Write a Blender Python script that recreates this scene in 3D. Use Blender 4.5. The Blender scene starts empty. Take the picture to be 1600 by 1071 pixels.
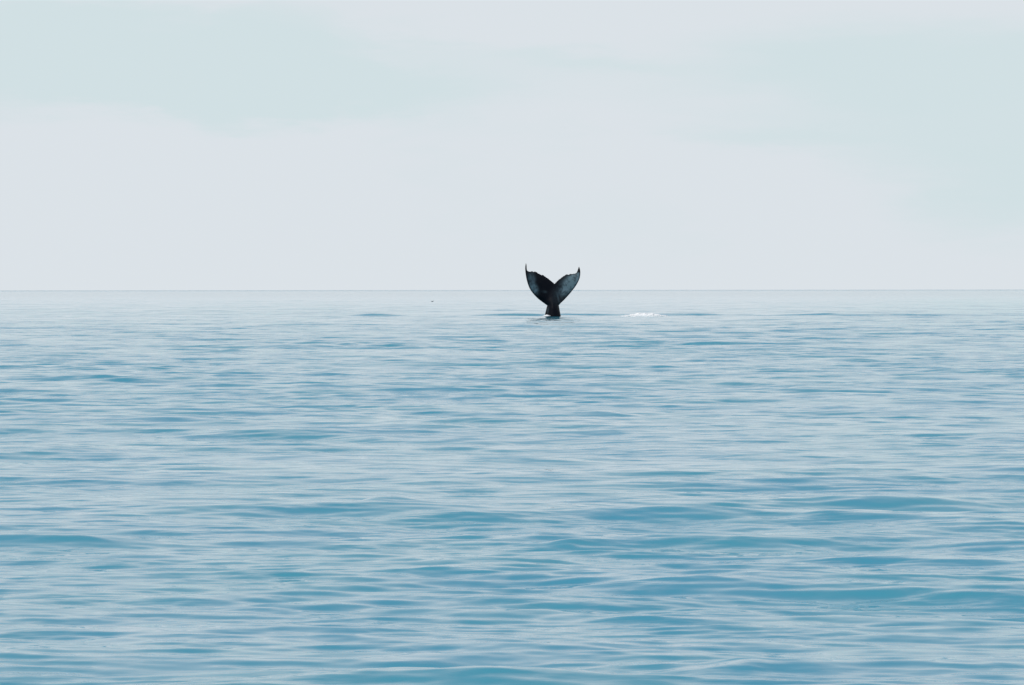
import bpy, math, random
import numpy as np
from mathutils import Vector
from mathutils.geometry import delaunay_2d_cdt

random.seed(7)
rng = np.random.default_rng(11)
scene = bpy.context.scene
COL = scene.collection

# ------------------------------------------------------------------ camera
F_PX, W_PX, H_PX = 5333.0, 1600.0, 1071.0        # focal length in photo pixels
CAM_Z = 2.03
HORIZON_Y = 453.2
cam_data = bpy.data.cameras.new('camera')
cam_data.sensor_fit = 'HORIZONTAL'
cam_data.sensor_width = 36.0
cam_data.lens = 36.0 * F_PX / W_PX
cam_data.clip_start = 0.5
cam_data.clip_end = 120000.0
cam = bpy.data.objects.new('camera', cam_data)
COL.objects.link(cam)
pitch = math.atan((H_PX / 2 - HORIZON_Y) / F_PX)
cam.location = (0, 0, CAM_Z)
cam.rotation_mode = 'XYZ'
cam.rotation_euler = (math.radians(90) - pitch, math.radians(0.05), 0)
scene.camera = cam

# ------------------------------------------------------------------ world
SUN_ELEV, SUN_AZ = math.radians(38), math.radians(-148)   # azimuth from +Y towards +X
world = bpy.data.worlds.new('World')
scene.world = world
world.use_nodes = True
wt = world.node_tree
wt.nodes.clear()


class G:
    """tiny node helper"""
    def __init__(self, tree):
        self.t = tree

    def n(self, kind, **kw):
        nd = self.t.nodes.new(kind)
        for k, v in kw.items():
            setattr(nd, k, v)
        return nd

    def put(self, sock, v):
        if isinstance(v, bpy.types.NodeSocket):
            self.t.links.new(v, sock)
        else:
            sock.default_value = v

    def m(self, op, a, b=0.0, c=0.0, clamp=False):
        nd = self.n('ShaderNodeMath', operation=op, use_clamp=clamp)
        self.put(nd.inputs[0], a)
        self.put(nd.inputs[1], b)
        self.put(nd.inputs[2], c)
        return nd.outputs[0]

    def vm(self, op, a, b=(0, 0, 0)):
        nd = self.n('ShaderNodeVectorMath', operation=op)
        self.put(nd.inputs[0], a)
        self.put(nd.inputs[1], b)
        return nd.outputs[0]

    def mix(self, f, a, b):
        nd = self.n('ShaderNodeMix', data_type='RGBA')
        self.put(nd.inputs[0], f)
        self.put(nd.inputs[6], a)
        self.put(nd.inputs[7], b)
        return nd.outputs[2]

    def ss(self, v, lo, hi, a=0.0, b=1.0):
        nd = self.n('ShaderNodeMapRange', interpolation_type='SMOOTHSTEP')
        self.put(nd.inputs[0], v)
        for i, q in enumerate((lo, hi, a, b)):
            nd.inputs[i + 1].default_value = q
        return nd.outputs[0]

    def noise(self, vec, scale, detail=2.0, rough=0.5, out=0, dist=0.0):
        nd = self.n('ShaderNodeTexNoise')
        self.put(nd.inputs['Vector'], vec)
        nd.inputs['Scale'].default_value = scale
        nd.inputs['Detail'].default_value = detail
        nd.inputs['Roughness'].default_value = rough
        nd.inputs['Distortion'].default_value = dist
        return nd.outputs[out]


g = G(wt)
sky = g.n('ShaderNodeTexSky', sky_type='NISHITA')
sky.sun_disc = False
sky.sun_elevation = SUN_ELEV
sky.sun_rotation = SUN_AZ
sky.air_density = 1.0
sky.dust_density = 1.5
sky.ozone_density = 1.2
tc = g.n('ShaderNodeTexCoord')
dirv = tc.outputs['Generated']
sep = g.n('ShaderNodeSeparateXYZ')
g.put(sep.inputs[0], dirv)
elev = sep.outputs[2]
# a veil of thin bright cloud with cooler, thinner areas in it
mp = g.vm('MULTIPLY', dirv, (1.0, 1.0, 2.3))
mpn = g.vm('MULTIPLY', dirv, (1.0, 1.0, 5.0))
warp = g.noise(mpn, 18.0, 7.0, 0.62, out=1)
mpw = g.vm('ADD', mp, g.vm('MULTIPLY', g.vm('SUBTRACT', warp, (0.5, 0.5, 0.5)), (0.065, 0.065, 0.05)))
n1 = g.noise(g.vm('ADD', mpw, (3.1, 0.7, 1.9)), 7.0, 4.0, 0.5)
sepw = g.n('ShaderNodeSeparateXYZ')
g.put(sepw.inputs[0], mpw)


def blob(px, py, rx, ry):
    """a thin area in the cloud veil, centred on a direction of the sky"""
    ax, az = (px - 800) / F_PX, (453 - py) / F_PX * 2.3
    u = g.m('DIVIDE', g.m('SUBTRACT', sepw.outputs[0], ax), rx / F_PX)
    v = g.m('DIVIDE', g.m('SUBTRACT', sepw.outputs[2], az), ry / F_PX * 2.3)
    d = g.m('ADD', g.m('MULTIPLY', u, u), g.m('MULTIPLY', v, v))
    return g.m('EXPONENT', g.m('MULTIPLY', d, -1.0))


thin = g.ss(n1, 0.50, 0.66, 0.0, 0.30)
for b, w_ in (((190, 120, 560, 70), 0.8), ((520, 150, 260, 34), 0.35), ((1420, 110, 400, 95), 0.75), ((1590, 290, 260, 110), 0.7),
              ((60, 20, 330, 45), 0.4), ((1180, 215, 200, 26), 0.35), ((900, 95, 150, 22), 0.25)):
    thin = g.m('MULTIPLY_ADD', blob(*b), w_, thin)
thin = g.ss(thin, 0.18, 0.70)
cloud = g.mix(thin, (7.10, 7.62, 8.05, 1), (6.40, 7.45, 7.74, 1))
# the veil is thick towards the horizon and opens a little overhead
cover = g.ss(elev, 0.05, 0.55, 1.0, 0.35)
skycol = g.mix(cover, sky.outputs[0], cloud)
bg = g.n('ShaderNodeBackground')
g.put(bg.inputs[0], skycol)
bg.inputs[1].default_value = 0.1
wo = g.n('ShaderNodeOutputWorld')
wt.links.new(bg.outputs[0], wo.inputs[0])

# ------------------------------------------------------------------ sun (veiled)
sun_data = bpy.data.lights.new('sun', 'SUN')
sun_data.energy = 1.5
sun_data.angle = math.radians(25)
sun_data.color = (1.0, 0.97, 0.92)
sun = bpy.data.objects.new('sun', sun_data)
COL.objects.link(sun)
sdir = Vector((math.cos(SUN_ELEV) * math.sin(SUN_AZ), math.cos(SUN_ELEV) * math.cos(SUN_AZ), math.sin(SUN_ELEV)))
sun.rotation_euler = sdir.to_track_quat('Z', 'Y').to_euler()

vs = scene.view_settings
scene.display_settings.display_device = 'sRGB'
vs.view_transform = 'Standard'
vs.look = 'None'
vs.exposure = 0.0
vs.gamma = 1.0
vs.use_curve_mapping = False
scene.cycles.max_bounces = 14
scene.cycles.glossy_bounces = 12


# ------------------------------------------------------------------ helpers
def at(px, py, dist):
    """world x, z of photo pixel (px, py) at distance dist"""
    return (px - 800.0) / F_PX * dist, CAM_Z - (py - HORIZON_Y - 0.6 * (px - 800) / 800) / F_PX * dist


def mesh_obj(name, verts, faces, mats=(), smooth=True, parent=None):
    me = bpy.data.meshes.new(name)
    me.from_pydata([tuple(v) for v in verts], [], [tuple(f) for f in faces])
    me.update()
    for m in mats:
        me.materials.append(m)
    if smooth:
        me.polygons.foreach_set('use_smooth', [True] * len(me.polygons))
    o = bpy.data.objects.new(name, me)
    COL.objects.link(o)
    if parent:
        o.parent = parent
    return o


def mat(name):
    m = bpy.data.materials.new(name)
    m.use_nodes = True
    m.node_tree.nodes.clear()
    gg = G(m.node_tree)
    p = gg.n('ShaderNodeBsdfPrincipled')
    out = gg.n('ShaderNodeOutputMaterial')
    m.node_tree.links.new(p.outputs[0], out.inputs[0])
    return m, gg, p


# ------------------------------------------------------------------ sea surface
WHALE_D = F_PX * CAM_Z / (494.8 - HORIZON_Y)     # where the tail leaves the water


def vnoise(x, y, sx, sy, seed):
    """smooth value noise in the range 0..1"""
    r = np.random.default_rng(seed)
    tab = r.random((256, 256))
    u, v = x / sx, y / sy
    iu, iv = np.floor(u), np.floor(v)
    fu, fv = u - iu, v - iv
    fu, fv = fu * fu * (3 - 2 * fu), fv * fv * (3 - 2 * fv)
    iu, iv = iu.astype(int) % 256, iv.astype(int) % 256
    iu1, iv1 = (iu + 1) % 256, (iv + 1) % 256
    return (tab[iu, iv] * (1 - fu) * (1 - fv) + tab[iu1, iv] * fu * (1 - fv)
            + tab[iu, iv1] * (1 - fu) * fv + tab[iu1, iv1] * fu * fv)


def wave_set():
    ws = []

    def band(n, l0, l1, slope_rms, spread, main=0.0):
        # n sinusoids between two wavelengths sharing one rms slope
        ls = np.exp(np.linspace(math.log(l0), math.log(l1), n) + rng.normal(0, 0.04, n))
        for lam in ls:
            k = 2 * math.pi / lam
            s = slope_rms * math.sqrt(2.0 / n)
            ang = rng.normal(main, spread)
            ws.append((k * math.sin(ang), k * math.cos(ang), s / k, rng.uniform(0, 2 * math.pi), lam))
    band(6, 9.0, 17.0, 0.012, 0.25, 0.10)
    band(16, 3.0, 8.0, 0.036, 0.30, -0.08)
    band(30, 1.1, 3.0, 0.066, 0.42, 0.05)
    band(44, 0.42, 1.1, 0.062, 0.42, 0.0)
    band(60, 0.15, 0.42, 0.066, 0.40, 0.0)
    return ws


WAVES = wave_set()
HERO = [  # single longer crests: x, y centre, half length, wavelength, height, yaw
]


def ridge(x, y, cx, cy, hl, lam, h, yaw=0.0):
    c, s = math.cos(yaw), math.sin(yaw)
    u = (x - cx) * c + (y - cy) * s
    v = -(x - cx) * s + (y - cy) * c
    v = v + lam * 0.35 * (vnoise(x, y * 0 + cy, hl * 0.6, 1.0, 21) - 0.5)
    h = h * (0.7 + 0.6 * vnoise(x, y * 0 + cy, hl * 0.5, 1.0, 22))
    return h * np.exp(-(u / hl) ** 2) * np.exp(-(v / (lam * 0.32)) ** 2)


def add_hero(px, py, half_px, lam, h, yaw=0.0):
    d = F_PX * CAM_Z / (py - HORIZON_Y)
    HERO.append(((px - 800) / F_PX * d, d, half_px / F_PX * d, lam, h, yaw))


# swell line the tail stands in, and the long dark-faced crests nearer the boat
add_hero(930, 493.6, 80, 2.3, 0.21)
add_hero(865, 494.0, 60, 2.2, 0.14)
add_hero(1110, 493.6, 75, 2.3, 0.17)
add_hero(1285, 494.2, 75, 2.4, 0.27)
add_hero(1420, 494.6, 130, 2.6, 0.17)
add_hero(590, 494.0, 50, 2.5, 0.20)
add_hero(800, 494.3, 70, 2.3, 0.24)
add_hero(700, 495.5, 130, 3.0, 0.10)
add_hero(360, 551, 26, 1.5, 0.10)
add_hero(600, 559, 40, 2.0, 0.09)
add_hero(930, 645, 60, 1.6, 0.06)
add_hero(185, 594, 50, 1.6, 0.05)
add_hero(600, 714, 200, 1.7, 0.055)
add_hero(1200, 712, 140, 1.6, 0.035)
add_hero(580, 682, 60, 1.3, 0.05)
add_hero(620, 793, 70, 0.9, 0.06)
add_hero(1280, 815, 170, 1.6, 0.045)
add_hero(60, 850, 170, 0.8, 0.07)
add_hero(900, 852, 70, 0.6, 0.035)
add_hero(1130, 955, 300, 1.5, 0.042, -0.06)
add_hero(820, 1062, 260, 1.2, 0.045)
add_hero(1180, 1052, 120, 0.8, 0.04)


def sea_height(x, y, cell):
    z = np.zeros_like(x)
    dxx = np.zeros_like(x)
    dyy = np.zeros_like(x)
    # ripples come in gusts: calmer and rougher patches
    gust = 0.55 * vnoise(x, y, 9.0, 22.0, 1) + 0.45 * vnoise(x, y, 2.6, 5.5, 2)
    gust = 0.45 + 1.1 * gust
    big = 0.75 + 0.5 * vnoise(x, y, 40.0, 60.0, 3)
    grp = 0.35 + 1.3 * vnoise(x + 0.3 * y, y, 4.5, 7.5, 4)
    rr = np.hypot(x, y)
    # smoother water from around the whale outwards
    slick = 1.0 - 0.2 * np.clip((rr - 45.0) / 60.0, 0, 1) - 0.28 * np.clip((rr - 120.0) / 110.0, 0, 1)
    big = big * slick
    for kx, ky, a, ph, lam in WAVES:
        fade = np.clip((lam / cell - 2.5) / 2.5, 0, 1)
        if not fade.any():
            continue
        idx = np.nonzero(fade > 0)[0]
        p = kx * x[idx] + ky * y[idx] + ph
        amp = a * fade[idx] * (gust[idx] if lam < 1.2 else (grp[idx] if lam < 8 else 1.0)) * big[idx]
        z[idx] += amp * np.sin(p)
        k = math.hypot(kx, ky)
        q = 0.3 * amp * np.cos(p)
        dxx[idx] += q * kx / k
        dyy[idx] += q * ky / k
    for h in HERO:
        z += ridge(x, y, *h)
    return z, dxx, dyy


def axis_sea():
    # bearings: fine ahead, coarse behind
    th = list(np.arange(-0.200, 0.2001, 0.00125))
    st, t = 0.00125, 0.200
    right = []
    while t < math.pi:
        st = min(st * 1.16, 0.09)
        t += st
        if t < math.pi:
            right.append(t)
    th = [-q for q in reversed(right)] + th + right
    # distances
    r, d = [], 2.0
    while d < 45000.0:
        r.append(d)
        if d < 15.0:
            s = 0.09 - 0.07 * (d / 15.0)
        elif d < 320:
            s = 0.00125 * d
        else:
            s = 0.00125 * d * (d / 320.0) ** 1.1
        d += s
    return np.array(th), np.array(r)


TH, RR = axis_sea()
nt, nr = len(TH), len(RR)
dth = np.gradient(TH)
drr = np.gradient(RR)
T2, R2 = np.meshgrid(TH, RR)
cell = np.maximum(drr[:, None] * np.ones(nt)[None, :], R2 * dth[None, :] * 0.8)
X = (R2 * np.sin(T2)).ravel()
Y = (R2 * np.cos(T2)).ravel()
CE = cell.ravel()
Z, DX, DY = sea_height(X, Y, CE)
co = np.stack([X + DX, Y + DY, Z], 1).astype(np.float32)
co = np.vstack([co, [[0, 0, 0]]]).astype(np.float32)
i = np.arange(nr - 1)[:, None] * nt
j = np.arange(nt)[None, :]
j1 = (j + 1) % nt
quads = np.stack([i + j, i + j1, i + nt + j1, i + nt + j], -1).reshape(-1, 4)[:, ::-1]
c0 = nr * nt
tri = np.stack([np.full(nt, c0), np.arange(nt), (np.arange(nt) + 1) % nt], 1)[:, ::-1]
me = bpy.data.meshes.new('sea')
nq, nf = len(quads), len(quads) + nt
me.vertices.add(len(co))
me.vertices.foreach_set('co', co.ravel())
me.loops.add(nq * 4 + nt * 3)
me.loops.foreach_set('vertex_index', np.concatenate([quads.ravel(), tri.ravel()]).astype(np.int32))
me.polygons.add(nf)
starts = np.concatenate([np.arange(nq) * 4, nq * 4 + np.arange(nt) * 3]).astype(np.int32)
me.polygons.foreach_set('loop_start', starts)
me.update(calc_edges=True)
me.validate()
me.polygons.foreach_set('use_smooth', np.ones(len(me.polygons), bool))
sea = bpy.data.objects.new('sea', me)
COL.objects.link(sea)
sea['kind'] = 'structure'
print('sea faces', nf, 'z', Z.min(), Z.max(), 'normal z', me.polygons[1000].normal.z)

m, g, p = mat('sea_water')
geo = g.n('ShaderNodeNewGeometry')
pos = geo.outputs['Position']
flat = g.vm('MULTIPLY', pos, (1, 1, 0))
# ripples too fine for the mesh: a slope of their own on top of the modelled waves
s1 = g.vm('SUBTRACT', g.noise(g.vm('MULTIPLY', flat, (0.25, 1.0, 1)), 7.5, 5.0, 0.65, out=1), (0.5, 0.5, 0.5))
s2 = g.vm('SUBTRACT', g.noise(g.vm('MULTIPLY', flat, (0.4, 1.0, 1)), 1.1, 2.0, 0.5, out=1), (0.5, 0.5, 0.5))
gA = g.noise(g.vm('MULTIPLY', flat, (0.75, 0.9, 1)), 0.85, 5.0, 0.62)
gB = g.noise(g.vm('MULTIPLY', flat, (1.0, 0.6, 1)), 0.10, 3.0, 0.55)
gst = g.m('MULTIPLY', g.ss(gA, 0.36, 0.66, 0.18, 1.7), g.ss(gB, 0.35, 0.65, 0.65, 1.35))
gst = g.m('MINIMUM', gst, 1.15)
sp = g.n('ShaderNodeSeparateXYZ')
g.put(sp.inputs[0], pos)
gst = g.m('MULTIPLY', gst, g.ss(sp.outputs[1], 110.0, 330.0, 1.0, 0.45))   # slick water around the whale
offing = g.ss(sp.outputs[1], 2500.0, 8500.0, 0.0, 1.8)     # fresher wind far out
gst = g.m('ADD', gst, offing)
amp1 = g.m('MULTIPLY', gst, 0.55)
far = g.ss(sp.outputs[1], 25.0, 200.0, 0.0, 1.0)           # mesh waves fade out with distance
amp2 = g.m('MULTIPLY', gst, g.m('MULTIPLY', far, 0.45))
cmb = g.n('ShaderNodeVectorMath', operation='SCALE')
g.put(cmb.inputs[0], s1)
g.put(cmb.inputs['Scale'], amp1)
cmb2 = g.n('ShaderNodeVectorMath', operation='SCALE')
g.put(cmb2.inputs[0], s2)
g.put(cmb2.inputs['Scale'], amp2)
tilt = g.vm('MULTIPLY', g.vm('ADD', cmb.outputs[0], cmb2.outputs[0]), (0.7, 1.0, 0.0))
nrm = g.vm('NORMALIZE', g.vm('ADD', geo.outputs['Normal'], tilt))
g.put(p.inputs['Normal'], nrm)
hue = g.noise(g.vm('MULTIPLY', flat, (0.6, 0.6, 1)), 0.55, 4.0, 0.6)
g.put(p.inputs['Base Color'], g.mix(g.ss(hue, 0.38, 0.62), (0.038, 0.338, 0.452, 1), (0.042, 0.326, 0.466, 1)))
p.inputs['Roughness'].default_value = 0.035
p.inputs['IOR'].default_value = 1.50
me.materials.append(m)


# ------------------------------------------------------------------ whale tail
# outline measured in tenths of a photo pixel: (u, v) -> pixel 800 + u/10.2, 400 + v/10.2
def smooth_curve(pts, step=16.0):
    out = []
    n = len(pts)
    for a in range(n - 1):
        p0 = pts[max(a - 1, 0)]
        p1, p2 = pts[a], pts[a + 1]
        p3 = pts[min(a + 2, n - 1)]
        L = math.dist(p1, p2)
        k = max(1, int(L / step))
        for q in range(k):
            t = q / k
            o = []
            for c in (0, 1):
                o.append(0.5 * (2 * p1[c] + (p2[c] - p0[c]) * t + (2 * p0[c] - 5 * p1[c] + 4 * p2[c] - p3[c]) * t * t
                                + (3 * p1[c] - p0[c] - 3 * p2[c] + p3[c]) * t ** 3))
            out.append(tuple(o))
    return out


lead_l = [(560, 792), (490, 742), (410, 680), (340, 607), (285, 530), (245, 430), (222, 330), (211, 240), (210, 180), (221, 118)]
trail_l = [(221, 118), (230, 150), (233, 190), (236, 225), (252, 248), (285, 257), (322, 250), (342, 262), (372, 255), (408, 276),
           (440, 292), (470, 310), (484, 306), (505, 318), (530, 334), (580, 370), (625, 405), (655, 428), (675, 448)]
trail_r = [(675, 448), (700, 425), (724, 402), (752, 378), (790, 348), (832, 318), (858, 303), (885, 297), (910, 300), (932, 289),
           (958, 294), (985, 289), (1012, 284), (1030, 270), (1045, 240), (1058, 200), (1070, 172)]
lead_r = [(1070, 172), (1082, 205), (1090, 250), (1088, 310), (1075, 370), (1045, 435), (1005, 500), (955, 565), (900, 630),
          (830, 705), (780, 752), (746, 790)]
ped_r = [(746, 790), (757, 850), (770, 920), (785, 985), (810, 1080), (850, 1200)]
ped_b = [(850, 1200), (680, 1220), (480, 1200)]
ped_l = [(480, 1200), (497, 1080), (512, 985), (528, 920), (545, 850), (560, 792)]
outline = []
for seg in (lead_l, trail_l, trail_r, lead_r, ped_r, ped_b, ped_l):
    cur = smooth_curve(seg, 9.0 if seg in (trail_l, trail_r) else 16.0)
    if seg in (trail_l, trail_r):                 # nicks and scallops of the trailing edge
        cur = [cur[0]] + [(a_, b_ + random.uniform(-4.5, 3.5)) if b_ > 245 else (a_, b_) for a_, b_ in cur[1:]]
    outline += cur


def seg_dist(px, py, poly):
    best = 1e9
    n = len(poly)
    for a in range(n):
        ax, ay = poly[a]
        bx, by = poly[(a + 1) % n]
        dx, dy = bx - ax, by - ay
        L = dx * dx + dy * dy
        t = 0 if L == 0 else max(0, min(1, ((px - ax) * dx + (py - ay) * dy) / L))
        d = (px - ax - t * dx) ** 2 + (py - ay - t * dy) ** 2
        best = min(best, d)
    return math.sqrt(best)


def inside(px, py, poly):
    c = False
    n = len(poly)
    for a in range(n):
        x1, y1 = poly[a]
        x2, y2 = poly[(a + 1) % n]
        if (y1 > py) != (y2 > py) and px < (x2 - x1) * (py - y1) / (y2 - y1) + x1:
            c = not c
    return c


pts, dist = list(outline), [0.0] * len(outline)
STEP = 13.0
row, vv = 0, 110.0
while vv < 1215:
    uu = 200.0 + (STEP / 2 if row % 2 else 0)
    while uu < 1100:
        if inside(uu, vv, outline):
            d = seg_dist(uu, vv, outline)
            if d > 5.0:
                pts.append((uu, vv))
                dist.append(d)
        uu += STEP
    vv += STEP * 0.87
    row += 1
n_out = len(outline)
cdt = delaunay_2d_cdt([Vector(q) for q in pts], [(a, (a + 1) % n_out) for a in range(n_out)],
                      [], 1, 1e-4)
cv, cf, orig = cdt[0], cdt[2], cdt[3]
S = WHALE_D / F_PX / 10.2                         # metres per outline unit
CX = (650 / 10.2 + 800 - 800) / F_PX * WHALE_D    # base of the tail in the world


def sstep(a, b, x):
    t = max(0.0, min(1.0, (x - a) / (b - a)))
    return t * t * (3 - 2 * t)


def tail_form(u, v, d):
    """mid-surface depth and half thickness, in metres"""
    side = u - 672.0
    ped = sstep(640, 850, v)                       # 1 in the stock, 0 in the flukes
    # both flukes lean back over the stock, the whole tail is turned a little to the right
    yaw = (0.62 * side * S if side > 0 else 0.34 * side * S)
    bend = 0.00105 * (side * S * 10) ** 2 * 2.0
    mid = (yaw - bend) * (1 - ped) - 0.10 * sstep(900, 350, v)
    # centre keel of the underside running from the stock up to the notch
    keel = math.exp(-((u - (655 + 0.0 * v)) / (66 + 40 * ped)) ** 2) * sstep(470, 720, v)
    air = 0.115 * (1 - math.exp(-d / 42.0))
    round_ = math.sqrt(max(0.0, min(1.0, d / 105.0)) * (2 - min(1.0, d / 105.0)))
    th = air * (1 - ped) + 0.36 * ped * round_
    return mid, th, keel * 0.24 * (1 - math.exp(-d / 30.0))


verts, idx_f, idx_b = [], [], []
rim = set()
info = []
for k, q in enumerate(cv):
    o = orig[k][0] if orig[k] else -1
    d = dist[o] if o >= 0 else seg_dist(q.x, q.y, outline)
    u, v = q.x, q.y
    mid, th, keel = tail_form(u, v, d)
    x = (u - 650) * S
    z = CAM_Z - ((400 + v / 10.2) - HORIZON_Y) / F_PX * WHALE_D
    if d < 0.5:
        verts.append((x, mid, z))
        info.append((u, v, d))
        idx_f.append(len(verts) - 1)
        idx_b.append(len(verts) - 1)
    else:
        verts.append((x, mid - th - keel, z))
        info.append((u, v, d))
        idx_f.append(len(verts) - 1)
        verts.append((x, mid + th * 0.9 + keel * 0.8, z))
        info.append((u, v, -d))
        idx_b.append(len(verts) - 1)
faces = []
for f in cf:
    cxm = sum(cv[a].x for a in f) / len(f)
    cym = sum(cv[a].y for a in f) / len(f)
    if not inside(cxm, cym, outline):
        continue
    # orient the near side towards -Y
    a, b, c = (cv[t] for t in f[:3])
    ccw = (b.x - a.x) * (c.y - a.y) - (b.y - a.y) * (c.x - a.x)   # v runs down
    fr = [idx_f[t] for t in f]
    bk = [idx_b[t] for t in f]
    if ccw > 0:
        fr.reverse()
        bk.reverse()
    faces.append(fr)
    faces.append(bk[::-1])
m, g, p = mat('whale_skin')
whale = mesh_obj('humpback_whale', verts, faces, (m,))
whale.location = (CX, WHALE_D, 0)
whale['label'] = 'dark humpback whale tail with grey-blue patches, flukes raised above the sea'
whale['category'] = 'whale'


# pigment: pale patches of the underside, darker everywhere else
def patch(u, v, cu, cv_, ru, rv, rot):
    c, s = math.cos(rot), math.sin(rot)
    a, b = (u - cu) * c + (v - cv_) * s, -(u - cu) * s + (v - cv_) * c
    return math.exp(-((a / ru) ** 2 + (b / rv) ** 2) ** 1.6)


att = whale.data.color_attributes.new('pigment', 'FLOAT_COLOR', 'POINT')
for k, (u, v, d) in enumerate(info):
    w = 0.0
    if d >= 0:
        w = 0.85 * patch(u, v, 350, 520, 58, 92, -0.45)
        w += 0.48 * patch(u, v, 308, 370, 62, 118, -0.15)
        w += 0.16 * patch(u, v, 515, 572, 46, 22, 0.15)
        w += 0.20 * patch(u, v, 860, 500, 130, 270, 0.68)
        w += 1.05 * patch(u, v, 955, 425, 98, 215, 0.72)
        w += 0.42 * patch(u, v, 830, 560, 36, 62, 0.5)
        w += 0.35 * patch(u, v, 1010, 340, 75, 50, 0.2)
        w += 0.24 * patch(u, v, 735, 680, 13, 80, -0.22)
        w += 0.30 * patch(u, v, 572, 870, 12, 50, 0.18)
        w *= min(1.0, d / 22.0)
        if v < 262 and (u < 245 or u > 1025):
            w = 0.0
    att.data[k].color = (w, w, w, 1)
ca = g.n('ShaderNodeVertexColor', layer_name='pigment')
tcn = g.n('ShaderNodeTexCoord')
nn = g.noise(tcn.outputs['Object'], 3.2, 6.0, 0.65)
wv = g.m('MULTIPLY', ca.outputs[0], g.ss(nn, 0.30, 0.62, 0.25, 1.25), clamp=True)
teal = g.mix(g.noise(tcn.outputs['Object'], 1.3, 2.0), (0.095, 0.165, 0.182, 1), (0.170, 0.225, 0.268, 1))
g.put(p.inputs['Base Color'], g.mix(wv, (0.0035, 0.0040, 0.0075, 1), teal))
g.put(p.inputs['Roughness'], g.ss(nn, 0.3, 0.7, 0.40, 0.6))
p.inputs['Specular IOR Level'].default_value = 0.10
bmp = g.n('ShaderNodeBump')
bmp.inputs['Strength'].default_value = 0.4
bmp.inputs['Distance'].default_value = 0.02
g.put(bmp.inputs['Height'], g.noise(tcn.outputs['Object'], 9.0, 5.0, 0.6))
g.put(p.inputs['Normal'], bmp.outputs[0])

# ------------------------------------------------------------------ foam
m_foam, g, p = mat('foam')
p.inputs['Base Color'].default_value = (0.98, 0.98, 0.98, 1)
p.inputs['Roughness'].default_value = 0.9
p.inputs['Specular IOR Level'].default_value = 0.2


def foam_patch(name, cx, cy, z0, hx, hy, h, n, label, seed):
    """whitewater: many small lumpy bubbles heaped along the water line"""
    r = random.Random(seed)
    vs_, fs_ = [], []
    base = [(0, 0, 1), (0.894, 0, 0.447), (0.276, 0.851, 0.447), (-0.724, 0.526, 0.447), (-0.724, -0.526, 0.447), (0.276, -0.851, 0.447),
            (0.724, 0.526, -0.447), (-0.276, 0.851, -0.447), (-0.894, 0, -0.447), (-0.276, -0.851, -0.447), (0.724, -0.526, -0.447), (0, 0, -1)]
    tris = [(0, 1, 2), (0, 2, 3), (0, 3, 4), (0, 4, 5), (0, 5, 1), (1, 6, 2), (2, 7, 3), (3, 8, 4), (4, 9, 5), (5, 10, 1),
            (2, 6, 7), (3, 7, 8), (4, 8, 9), (5, 9, 10), (1, 10, 6), (11, 7, 6), (11, 8, 7), (11, 9, 8), (11, 10, 9), (11, 6, 10)]
    NU, NV = 48, 14                               # the solid heap under the bubbles
    for iu in range(NU + 1):
        a = -1 + 2 * iu / NU
        hh = h * 0.80 * (1 - abs(a) ** 1.7) * (0.85 + 0.15 * math.sin(a * 9 + seed))
        for iv in range(NV + 1):
            b = -1 + 2 * iv / NV
            vs_.append((a * hx * 0.97, b * hy * math.sqrt(max(0.0, 1 - a * a)), hh * (1 - b * b) + r.uniform(-0.008, 0.008) - 0.01))
    for iu in range(NU):
        for iv in range(NV):
            k = iu * (NV + 1) + iv
            fs_.append((k, k + NV + 1, k + NV + 2, k + 1))
    for _ in range(n):
        a = r.triangular(-1, 1, -0.1)
        b = r.uniform(-1, 1)
        top = h * (1 - abs(a) ** 1.4) * (0.8 + 0.2 * math.sin(a * 7 + seed) * math.sin(a * 17 + 2 * seed))
        sz = r.uniform(0.35, 1.0) * (0.35 + 0.65 * (1 - abs(a))) * 0.045
        b *= math.sqrt(max(0.0, 1 - a * a))
        x, y, z = a * hx, b * hy, max(0.01, top * 0.82 * (1 - b * b) * r.uniform(0.8, 1.1))
        k = len(vs_)
        sx = r.uniform(1.8, 4.5)
        for q in base:
            vs_.append((x + q[0] * sz * sx * r.uniform(.8, 1.2), y + q[1] * sz * r.uniform(.8, 1.2), z + q[2] * sz * r.uniform(.7, 1.1)))
        fs_ += [(k + t[0], k + t[1], k + t[2]) for t in tris]
    o = mesh_obj(name, vs_, fs_, (m_foam,))
    o.location = (cx, cy, z0)
    o['label'] = label
    o['category'] = 'foam'
    return o


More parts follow.
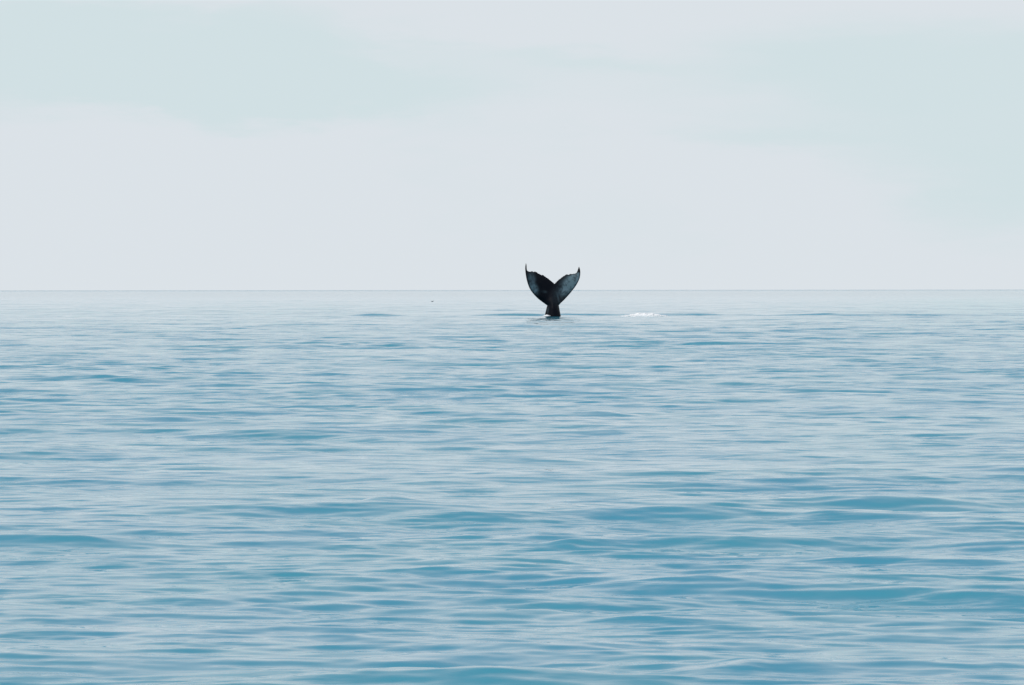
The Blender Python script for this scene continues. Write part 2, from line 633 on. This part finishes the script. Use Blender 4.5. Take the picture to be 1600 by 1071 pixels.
x0 = (1006 - 800) / F_PX * WHALE_D
foam_patch('foam_patch', x0, WHALE_D - 1.2, 0.03, 1.9, 0.4, 0.30, 1500, 'long low streak of white foam on the swell right of the whale tail', 3)
x1 = (854.0 - 800) / F_PX * (WHALE_D - 0.5)
foam_patch('foam_patch', x1, WHALE_D - 0.75, 0.04, 0.30, 0.15, 0.10, 350, 'small white splash at the left foot of the whale tail', 5)

# ------------------------------------------------------------------ seabird resting on the water, far off
BD = F_PX * CAM_Z / (471.8 - HORIZON_Y)
bx = (675.5 - 800) / F_PX * BD
m_bird, g, p = mat('dark_plumage')
tcn = g.n('ShaderNodeTexCoord')
g.put(p.inputs['Base Color'], g.mix(g.noise(tcn.outputs['Object'], 30.0, 3.0), (0.05, 0.05, 0.052, 1), (0.14, 0.13, 0.12, 1)))
p.inputs['Roughness'].default_value = 0.7
prof = [  # x, z centre, half width, half height : tail to bill, one lofted skin
    (-0.26, 0.105, 0.004, 0.004), (-0.22, 0.10, 0.03, 0.012), (-0.15, 0.085, 0.06, 0.035), (-0.06, 0.07, 0.085, 0.065),
    (0.04, 0.065, 0.09, 0.072), (0.12, 0.075, 0.07, 0.062), (0.165, 0.115, 0.042, 0.048), (0.185, 0.16, 0.03, 0.036),
    (0.205, 0.192, 0.031, 0.032), (0.235, 0.197, 0.027, 0.027), (0.258, 0.192, 0.012, 0.011), (0.30, 0.184, 0.006, 0.005), (0.315, 0.178, 0.001, 0.001)]
vs_, fs_ = [], []
NS = 12
for (x, z, w, h) in prof:
    for k in range(NS):
        a = 2 * math.pi * k / NS
        vs_.append((x, w * math.cos(a), z + h * math.sin(a)))
for r_ in range(len(prof) - 1):
    for k in range(NS):
        k1 = (k + 1) % NS
        fs_.append((r_ * NS + k, r_ * NS + k1, (r_ + 1) * NS + k1, (r_ + 1) * NS + k))
bird = mesh_obj('seabird', vs_, fs_, (m_bird,))
bird.location = (bx, BD, -0.01)
bird.rotation_euler = (0, 0, math.radians(15))
bird['label'] = 'tiny dark seabird resting on the far water left of the whale tail'
bird['category'] = 'bird'
